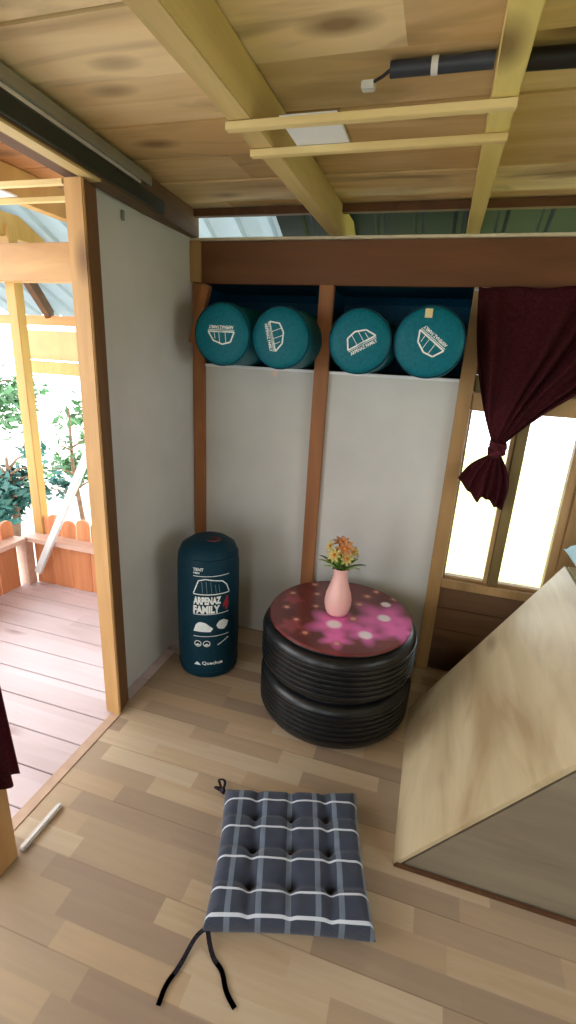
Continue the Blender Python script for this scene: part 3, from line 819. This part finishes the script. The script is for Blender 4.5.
# ------------------------------------------------------------ window in the back wall
w = build('window_1', bx(.131, .540, 2.002, 2.020, .430, .464), 'winwood', kind='structure')
def wp(name, x0, x1, z0, z1, mat='winwood', y0=1.985, y1=2.022, x0b=None):
    bm = B(); s = 0 if x0b is None else x0b-x0
    hexa(bm, [(x0+s, y0, z0), (x1+s, y0, z0), (x1+s, y1, z0), (x0+s, y1, z0)], [(x0, y0, z1), (x1, y0, z1), (x1, y1, z1), (x0, y1, z1)], bev=.002)
    return build(name, bm, mat, w)
wp('window_sill', .126, .544, .425, .462, y0=1.965)
wp('frame_rail', .126, .544, 1.168, 1.235, y0=1.980)
wp('frame_rail', .126, .544, 1.2355, 1.2995, 'olive', y0=1.99)
wp('frame_post', .306, .345, .462, 1.168, 'olive', y0=1.980)
wp('sash_stile', .290, .305, .462, 1.168, y0=1.99); wp('sash_stile', .127, .135, .462, 1.168, y0=1.99)
wp('sash_stile', .512, .544, .462, 1.168, y0=1.985); wp('sash_rail', .136, .289, .463, .474, y0=1.99); wp('sash_rail', .346, .511, .463, .474, y0=1.99)
build('window_pane', bx(.135, .290, 2.008, 2.011, .474, 1.168), 'glass', w)
build('window_pane', bx(.345, .512, 2.008, 2.011, .474, 1.168), 'glass', w)
build('lintel_board', bx(.126, .544, 2.0, 2.02, 1.30, 1.597), 'brown_x', w)

# ------------------------------------------------------------ curtains
def curtain_right():
    t = thing('window_curtain', (.4, 1.93, 1.59), 'maroon curtain gathered and knotted in front of the back window', 'curtain')
    K = Vector((.238, 1.925, 1.062))
    nu, nv = 140, 40
    tt = bmesh.new(); G = {}
    for i in range(nu+1):
        u = i/nu
        xt = .080+u*.80
        c1 = Vector((.10+u*.62, 1.93, 1.33+.10*u)); 
        top = Vector((xt, 1.935, 1.592-.004*math.sin(u*30)))
        kn = K+Vector(((u-.5)*.045, 0, .0))
        c2 = Vector((.155+u*.27, 1.93, 1.20+.07*u))
        for j in range(nv+1):
            v = j/nv
            p = top*(1-v)**3+c1*3*(1-v)**2*v+c2*3*(1-v)*v*v+kn*v**3
            amp = (.010+.014*math.sin(PI*min(1, v*1.1)))*(1-v*.55)
            ph = u*2*PI*6.0+5.0*noise.noise(Vector((u*4, v*1.5, 0)))
            p.y += amp*math.sin(ph)+amp*.9*(noise.noise(Vector((u*9, v*.8, 4))))-.012; p.x += .004*math.cos(ph)*(1-v)
            p.y -= .014*math.sin(PI*v)
            G[i, j] = tt.verts.new(p)
    for i in range(nu):
        for j in range(nv): tt.faces.new((G[i, j], G[i+1, j], G[i+1, j+1], G[i, j+1]))
    bmesh.ops.solidify(tt, geom=list(tt.faces), thickness=.0015)
    bm = B(); merge(bm, tt); build('curtain_drape', bm, 'maroon', t, smooth='all')
    # knot: two wrapped loops
    bm = B()
    for k, (rx, rz, tilt) in enumerate(((.021, .030, .7), (.019, .034, -.9))):
        pts = [K+Vector((rx*math.cos(a), .020*math.sin(a)-.003, -.022+rz*.6*math.sin(a*1+tilt)+.008*k)) for a in [2*PI*q/20 for q in range(21)]]
        tube(bm, pts, [.012+.003*math.sin(q*1.7+k) for q in range(21)], 12, False)
    s = bmesh.new(); bmesh.ops.create_uvsphere(s, u_segments=16, v_segments=10, radius=.03); merge(bm, s, Matrix.Translation(K+Vector((0, 0, -.022))) @ Matrix.Diagonal((.72, .6, 1.25, 1)))
    build('curtain_knot', bm, 'maroon', t, smooth='all')
    # tail
    tt = bmesh.new(); G = {}; nu, nv = 70, 24
    for i in range(nu+1):
        u = i/nu
        s_ = K+Vector(((u-.5)*.034, 0, -.04))
        if u < .35: e = Vector((.118+u/.35*.085, 1.93, .912-(u/.35)*.085))
        else: e = Vector((.203+(u-.35)/.65*.098, 1.93, .827+.018*math.sin((u-.35)*9)))
        for j in range(nv+1):
            v = j/nv; p = s_.lerp(e, v); bul = math.sin(PI*v)
            p.x += (u-.45)*.045*bul
            p.y += (.006+.016*v)*math.sin(u*2*PI*5+noise.noise(Vector((u*5, v*2, 7)))*2)
            G[i, j] = tt.verts.new(p)
    for i in range(nu):
        for j in range(nv): tt.faces.new((G[i, j], G[i+1, j], G[i+1, j+1], G[i, j+1]))
    bmesh.ops.solidify(tt, geom=list(tt.faces), thickness=.0015)
    bm = B(); merge(bm, tt); build('curtain_tail', bm, 'maroon', t, smooth='all')
    bm = B(); tube(bm, [(.07, 1.955, 1.585), (.9, 1.955, 1.585)], .005, 8); build('curtain_wire', bm, 'alu', t, smooth='all')
curtain_right()
def curtain_left():
    tt = bmesh.new(); G = {}; nu, nv = 90, 30
    for i in range(nu+1):
        u = i/nu
        for j in range(nv+1):
            v = j/nv; z = 1.74*(1-v)+.26*v
            yy = .44+u*(.235+.055*v**2)
            G[i, j] = tt.verts.new((-.895+.016*math.sin(u*2*PI*6+.6*math.sin(v*3)), yy, z-.012*math.sin(u*5)*v))
    for i in range(nu):
        for j in range(nv): tt.faces.new((G[i, j], G[i+1, j], G[i+1, j+1], G[i, j+1]))
    bmesh.ops.solidify(tt, geom=list(tt.faces), thickness=.0015)
    bm = B(); merge(bm, tt); o = thing('doorway_curtain', (-.885, .35, 1.74), 'maroon curtain hanging at the near side of the deck doorway', 'curtain'); build('curtain_drape', bm, 'maroon', o, smooth='all')
    bm = B(); tube(bm, [(-.887, .40, 1.742), (-.887, .75, 1.742)], .006, 8); build('curtain_rail', bm, 'alu', o, smooth='all')
curtain_left()

# ------------------------------------------------------------ doorway posts, header and sliding track (left)
st('trim_9', bx(-1.046, -.985, 1.25, 1.262, 0, 1.757, bev=.003), 'post_z')
bm = B(); hexa(bm, [(-1.045, 1.2625, 0), (-.987, 1.2625, 0), (-1.005, 1.335, 0), (-1.045, 1.335, 0)], [(-1.045, 1.2625, 1.757), (-.987, 1.2625, 1.757), (-1.005, 1.335, 1.757), (-1.045, 1.335, 1.757)], .002)
st('trim_15', bm, 'post_shade')  # side of the post that gets less light, its shade put into the wood colour
st('trim_10', bx(-.975, -.915, .625, .705, 0, 1.76, bev=.003), 'post_z')
build('sliding_track_rail', bx(-.926, -.910, .716, .866, .0002, .014, bev=.003), 'alu', label='short bright aluminium rail on the floor at the foot of doorway post', cat='rail')
def slant(y): return -.935-.085*(y-1.0)          # inner face of the header, it runs slightly askew
def run(bm, x_in, x_out, z0, z1, y0=-1.55, y1=1.96, bev=.002):
    hexa(bm, [(slant(y0)+x_in, y0, z0), (slant(y0)+x_in, y0, z1), (slant(y0)+x_out, y0, z1), (slant(y0)+x_out, y0, z0)],
         [(slant(y1)+x_in, y1, z0), (slant(y1)+x_in, y1, z1), (slant(y1)+x_out, y1, z1), (slant(y1)+x_out, y1, z0)], bev)
bm = B(); run(bm, 0, -.06, 1.764, 1.859, y1=1.99); st('trim_11', bm, 'header')
bm = B(); run(bm, .0, -.040, 1.757, 1.7635, y1=1.30, bev=.001); st('trim_14', bm, 'pine_y')
bm = B(); run(bm, -.043, -.11, 1.768, 1.859, y1=1.30); st('trim_12', bm, 'brown_y')
tr = thing('sliding_door_track', (-.93, 1.0, 1.78), 'long grey metal sliding door track fixed along the doorway header beam', 'track')
bm = B(); run(bm, .020, .001, 1.822, 1.852, y1=1.56); build('upper_rail', bm, 'track', tr, label='grey upper rail')
bm = B(); run(bm, .012, .001, 1.812, 1.8215, y1=1.5, bev=0); build('slot', bm, 'alu', tr, label='thin bright lip')
bm = B(); run(bm, .014, .001, 1.768, 1.808, y1=1.66); build('lower_rail', bm, 'trackdark', tr, label='dark green lower rail')
bm = B(); box(bm, -.978, -.962, 1.44, 1.455, 1.815, 1.822); build('screw', bm, 'alu', tr)
bm = B(); box(bm, -1.0445, -1.036, 1.50, 1.512, 1.715, 1.745, bev=.002); build('wall_bracket', bm, 'track', label='small metal bracket on the grey partition beneath the track', cat='bracket')
bm = B(); box(bm, -1.044, -1.0, 1.955, 1.972, 1.60, 1.752); st('trim_13', bm, 'winwood')

# ------------------------------------------------------------ ceiling joists, battens, panel, tube
for k, (x0, x1, mat) in enumerate(((-.47, -.42, 'pine_y'), (.018, .060, 'joist_tinted'), (.53, .575, 'pine_y'), (1.05, 1.095, 'pine_y'))):
    st('trim_%d' % (20+k), bx(x0, x1, -1.6, 2.4, 1.765, 1.858, bev=.002), mat)  # second joist coloured yellower to carry the greenish window light

st('trim_30', bx(-1.04, 1.58, 1.935, 1.962, 1.832, 1.8585), 'brown_y')
def batten(y0, y1, label, x0=-.475, x1=.060):
    build('ceiling_batten', bx(x0, x1, y0, y1, 1.750, 1.7635, bev=.001), 'batten', label=label, cat='batten', group='thin ceiling battens')
batten(1.040, 1.058, 'thin pale batten under the joists nearer the tube')
batten(1.174, 1.192, 'thin pale batten under the joists farther from the tube')
bm = B(); hexa(bm, [(-.366, 1.050, 1.7645), (-.252, 1.050, 1.7645), (-.252, 1.205, 1.7645), (-.366, 1.205, 1.7645)], [(-.366, 1.050, 1.770), (-.252, 1.050, 1.770), (-.252, 1.205, 1.770), (-.366, 1.205, 1.770)])
build('ceiling_panel', bm, 'white', label='small white square panel lying across the two ceiling battens', cat='panel')
t = thing('tube_light', (-.02, 1.105, 1.84), 'unlit dark blue grey tube fixed along the ceiling boards', 'tube')
bm = B(); tube(bm, [(-.168, 1.100, 1.846), (.014, 1.102, 1.846)], .013, 16); build('tube_body', bm, 'tube', t, smooth=True)
bm = B(); tube(bm, [(-.094, 1.101, 1.846), (-.082, 1.101, 1.846)], .0145, 16); build('clip', bm, 'white', t, smooth=True, label='white clip')
bm = B(); tube(bm, [(-.168, 1.1, 1.846), (-.185, 1.112, 1.842), (-.205, 1.128, 1.842)], .003, 8); w_ = build('wire', bm, 'blackpipe', t, smooth='all')
bm = B(); box(bm, -.226, -.200, 1.122, 1.142, 1.832, 1.846, bev=.002); build('connector', bm, 'white', t, label='white plug')
bm = B(); tube(bm, [(.064, 1.104, 1.842), (.50, 1.125, 1.842)], .016, 16); build('ceiling_pipe', bm, 'blackpipe', smooth=True, label='black pipe running along the ceiling past the joist tinted with window light', cat='pipe')

# ------------------------------------------------------------ outside roof beyond the back wall
def corrugated(name, x0, x1, y0, z0, y1, z1, mat, pitch=.15, ribh=.016, **kw):
    t = bmesh.new(); xs = []
    x = x0
    while x < x1: xs += [(x, 0), (x+pitch*.70, 0), (x+pitch*.78, ribh), (x+pitch*.92, ribh)]; x += pitch
    xs = [(a, b) for a, b in xs if a <= x1]
    r0 = [t.verts.new((a, y0, z0+b)) for a, b in xs]; r1 = [t.verts.new((a, y1, z1+b)) for a, b in xs]
    for i in range(len(xs)-1): t.faces.new((r0[i], r0[i+1], r1[i+1], r1[i]))
    bmesh.ops.solidify(t, geom=list(t.faces), thickness=.002)
    bm = B(); merge(bm, t); return build(name, bm, mat, **kw)
corrugated('roof_deck_side', -3.0, -.70, 1.2, 2.36, 2.95, 1.50, 'roofpale', kind='structure')
corrugated('roof_house_side', -.74, 2.0, 1.9, 1.99, 2.95, 1.46, 'roofgreen', kind='structure')
st('trim_32', bx(-3.0, -1.2, 2.80, 2.84, 1.44, 1.50), 'orangewood')
bm = B(); bar(bm, (-2.12, 2.0, 1.90), (-2.58, 2.86, 1.50), .04, .08, (0, 0, 1), .002); st('trim_33', bm, 'brown_y')
st('trim_35', bx(-2.68, -1.3, 2.735, 2.75, 1.22, 1.405), 'cream')
st('trim_36', bx(-2.75, -1.3, 2.70, 2.75, 1.13, 1.21, bev=.003), 'yellow_z')
st('trim_37', bx(-2.70, -2.55, 2.65, 2.72, -.6, 1.55, bev=.003), 'brown_y') if False else None

# deck posts, joists, ceiling, header
st('trim_40', bx(-2.095, -2.035, 2.036, 2.09, -.6, 1.85, bev=.003), 'yellow_z')
bm = B(); y = -1.0
while y < 1.75: box(bm, -2.4, -1.07, y+.002, y+.197, 1.905, 1.925); y += .2
st('ceiling_deck', bm, 'deckceil', origin=(0, 0, 0))
for k, x in enumerate((-1.55, -2.1)): st('trim_%d' % (42+k), bx(x, x+.045, -1.0, 2.5 if k else 1.972, 1.80, 1.903, bev=.002), 'yellow_z')
batten(1.275, 1.293, 'pale batten across the deck ceiling nearer the room', -2.2, -1.07)
batten(1.415, 1.433, 'pale batten across the deck ceiling nearer the railing', -2.2, -1.07)
bm = B(); box(bm, -1.66, -1.36, 1.294, 1.414, 1.765, 1.77)
build('ceiling_panel', bm, 'white', label='white square panel lying across the battens over the deck', cat='panel')

# deck railing
def railing():
    t = thing('deck_railing', (-1.6, 2.03, 0), 'reddish wooden boarded railing across the far end of the deck', 'railing')
    build('cap_rail', bx(-2.10, -1.07, 1.955, 2.045, .270, .295, bev=.003), 'cap', t, label='pale pink top rail')
    for k in range(8):
        x = -2.085+k*.128
        build('board', bx(x, x+.122, 2.012, 2.026, .0, .268, bev=.002), 'rail', t)
    for k in range(11):
        x = -2.10+k*.095; h = .405+.012*math.sin(k*2.3)
        bm = B(); n = 8; pts = [(x, .24), (x+.08, .24)]+[(x+.04+.04*math.cos(PI*i/n), h-.03+.03*math.sin(PI*i/n)) for i in range(n+1)]
        hexa(bm, [(a, 2.048, z) for a, z in pts], [(a, 2.064, z) for a, z in pts]); build('picket', bm, 'rail', t)
    t = thing('deck_railing', (-2.12, 1.2, 0), 'wooden boarded railing along the outer side of the deck', 'railing')
    build('cap_rail', bx(-2.16, -2.07, -.9, 1.953, .270, .295, bev=.003), 'cap', t, label='pale pink top rail')
    for k in range(22):
        y = -.88+k*.128
        build('board', bx(-2.142, -2.128, y, y+.122, .0, .268, bev=.002), 'rail', t)
    for k in range(30):
        y = -.88+k*.095; h = .40+.012*math.sin(k*1.7)
        bm = B(); n = 8; pts = [(y, .24), (y+.08, .24)]+[(y+.04+.04*math.cos(PI*i/n), h-.03+.03*math.sin(PI*i/n)) for i in range(n+1)]
        hexa(bm, [(-2.178, a, z) for a, z in pts], [(-2.162, a, z) for a, z in pts]); build('picket', bm, 'rail', t)
railing()
st('trim_50', bx(-2.155, -2.09, 1.955, 2.01, 0, .268), 'cap')
bm = B(); bar(bm, (-2.01, 1.9435, .10), (-1.55, 1.9435, .93), .040, .022, (0, 1, 0), .003)
build('leaning_pole', bm, 'greywood', label='pale grey pole leaning diagonally beside the far deck railing', cat='pole')

# ------------------------------------------------------------ garden
st('ground', bx(-14, -.95, -10, 14, -.95, -.9), 'ground'); st('ground_bounce_lawn', bx(-.9501, 14, -10, 14, -.95, -.9), 'bounce_lawn')  # lawn half added to bounce yellow-green daylight onto the ceiling
for k, (x, y) in enumerate(((-1.0, 0), (1.5, 0), (-1.0, -1.5), (1.5, -1.5), (1.5, 1.9), (-1.0, 1.9), (-2.1, .2), (-2.1, -.9))): st('trim_%d' % (60+k), bx(x-.05, x+.05, y-.05, y+.05, -.9, -.0505), 'brown_y')
def tree(name, x, y, h, cr, n, seed, label, mat, zc=None, trunk=.05, flat=1.0, leaf=.07):
    rnd = random.Random(seed)
    t = thing(name, (x, y, -.9), label, 'tree' if 'tree' in name else 'shrub')
    bm = B(); top = Vector((x, y, -.9+h*.8))
    tube(bm, [(x, y, -.9), (x+.05, y, -.9+h*.3), (x-.04, y+.03, -.9+h*.55), tuple(top)], [trunk, trunk*.8, trunk*.6, trunk*.3], 10)
    for k in range(7):
        a = rnd.uniform(0, 2*PI); z = -.9+h*rnd.uniform(.35, .75); L = cr*rnd.uniform(.5, .9)
        tube(bm, [(x, y, z), (x+math.cos(a)*L*.5, y+math.sin(a)*L*.5, z+L*.3), (x+math.cos(a)*L, y+math.sin(a)*L, z+L*.4)], [trunk*.4, trunk*.25, trunk*.1], 6)
    build('trunk', bm, 'bark', t, smooth='all')
    zc = -.9+h*.62 if zc is None else zc
    bm = bmesh.new()
    cl = [Vector((rnd.gauss(0, .45), rnd.gauss(0, .45), rnd.gauss(0, .45*flat)))*cr for _ in range(16)]
    for i in range(n):
        c = rnd.choice(cl)+Vector((rnd.gauss(0, .17), rnd.gauss(0, .17), rnd.gauss(0, .15)))*cr
        c += Vector((x, y, zc)); s = leaf*rnd.uniform(.6, 1.3)
        d = Vector((rnd.gauss(0, 1), rnd.gauss(0, 1), rnd.gauss(0, .6))).normalized(); e = d.cross(Vector((rnd.gauss(0, 1), rnd.gauss(0, 1), 1))).normalized()
        vs = [bm.verts.new(c-d*s), bm.verts.new(c+e*s*.4), bm.verts.new(c+d*s), bm.verts.new(c-e*s*.4)]
        bm.faces.new(vs)
    build('foliage', bm, mat, t)
tree('garden_tree', -5.5, 4.6, 2.3, .75, 1700, 11, 'leafy green tree beyond the outer deck railing', 'foliage', zc=.45)
tree('garden_shrub', -4.6, 4.2, 1.2, .42, 900, 12, 'dense blue green shrub behind the outer railing corner', 'foliage2', zc=-.35)
tree('garden_shrub', -4.9, 6.0, .9, .40, 700, 13, 'low green shrub behind the far end railing', 'foliage', zc=-.45, flat=.5)
tree('garden_tree', -3.15, 3.6, 2.1, .30, 120, 14, 'thin sparse tree with brown trunk behind the far railing', 'foliage', zc=.45, trunk=.028, leaf=.035)

# ------------------------------------------------------------ light
wld = bpy.data.worlds.new('World'); bpy.context.scene.world = wld; wld.use_nodes = True
bg = wld.node_tree.nodes['Background']; bg.inputs[0].default_value = (.93, .97, 1.0, 1); bg.inputs[1].default_value = 5.0
def portal(loc, rot, sx, sy):
    l = bpy.data.lights.new('portal', 'AREA'); l.shape = 'RECTANGLE'; l.size = sx; l.size_y = sy; l.cycles.is_portal = True
    o = bpy.data.objects.new('window_portal', l); C.objects.link(o); o.location = loc; o.rotation_euler = rot
# (an area light shines along its local -z)
portal((1.66, .65, 1.15), (0, PI/2, 0), .8, .9)
portal((-.15, -1.66, .88), (PI/2, 0, 0), .3, 1.75)
portal((.33, 2.05, .82), (-PI/2, 0, 0), .42, .75)
portal((-2.2, .5, 1.1), (0, -PI/2, 0), 1.6, 3.0)
portal((-1.6, 2.12, 1.0), (-PI/2, 0, 0), 1.1, 1.3)

# ------------------------------------------------------------ camera
f, yaw, pit, roll, h = 477.6, .283, .317, .054, 1.333
F = Vector((-math.sin(yaw)*math.cos(pit), math.cos(yaw)*math.cos(pit), -math.sin(pit)))
R0 = Vector((math.cos(yaw), math.sin(yaw), 0)); U0 = R0.cross(F)
R_ = R0*math.cos(roll)+U0*math.sin(roll); U_ = -R0*math.sin(roll)+U0*math.cos(roll)
cd = bpy.data.cameras.new('Camera'); cam = bpy.data.objects.new('Camera', cd); C.objects.link(cam)
m = Matrix((R_, U_, -F)).transposed().to_4x4(); m.translation = (0, 0, h); cam.matrix_world = m
cd.sensor_fit = 'VERTICAL'; cd.sensor_height = 24; cd.lens = f/1024*24; cd.clip_start = .02
bpy.context.scene.camera = cam
vs = bpy.context.scene.view_settings
vs.view_transform = 'Standard'; vs.look = 'None'; vs.gamma = 1; vs.use_curve_mapping = False; vs.exposure = .15
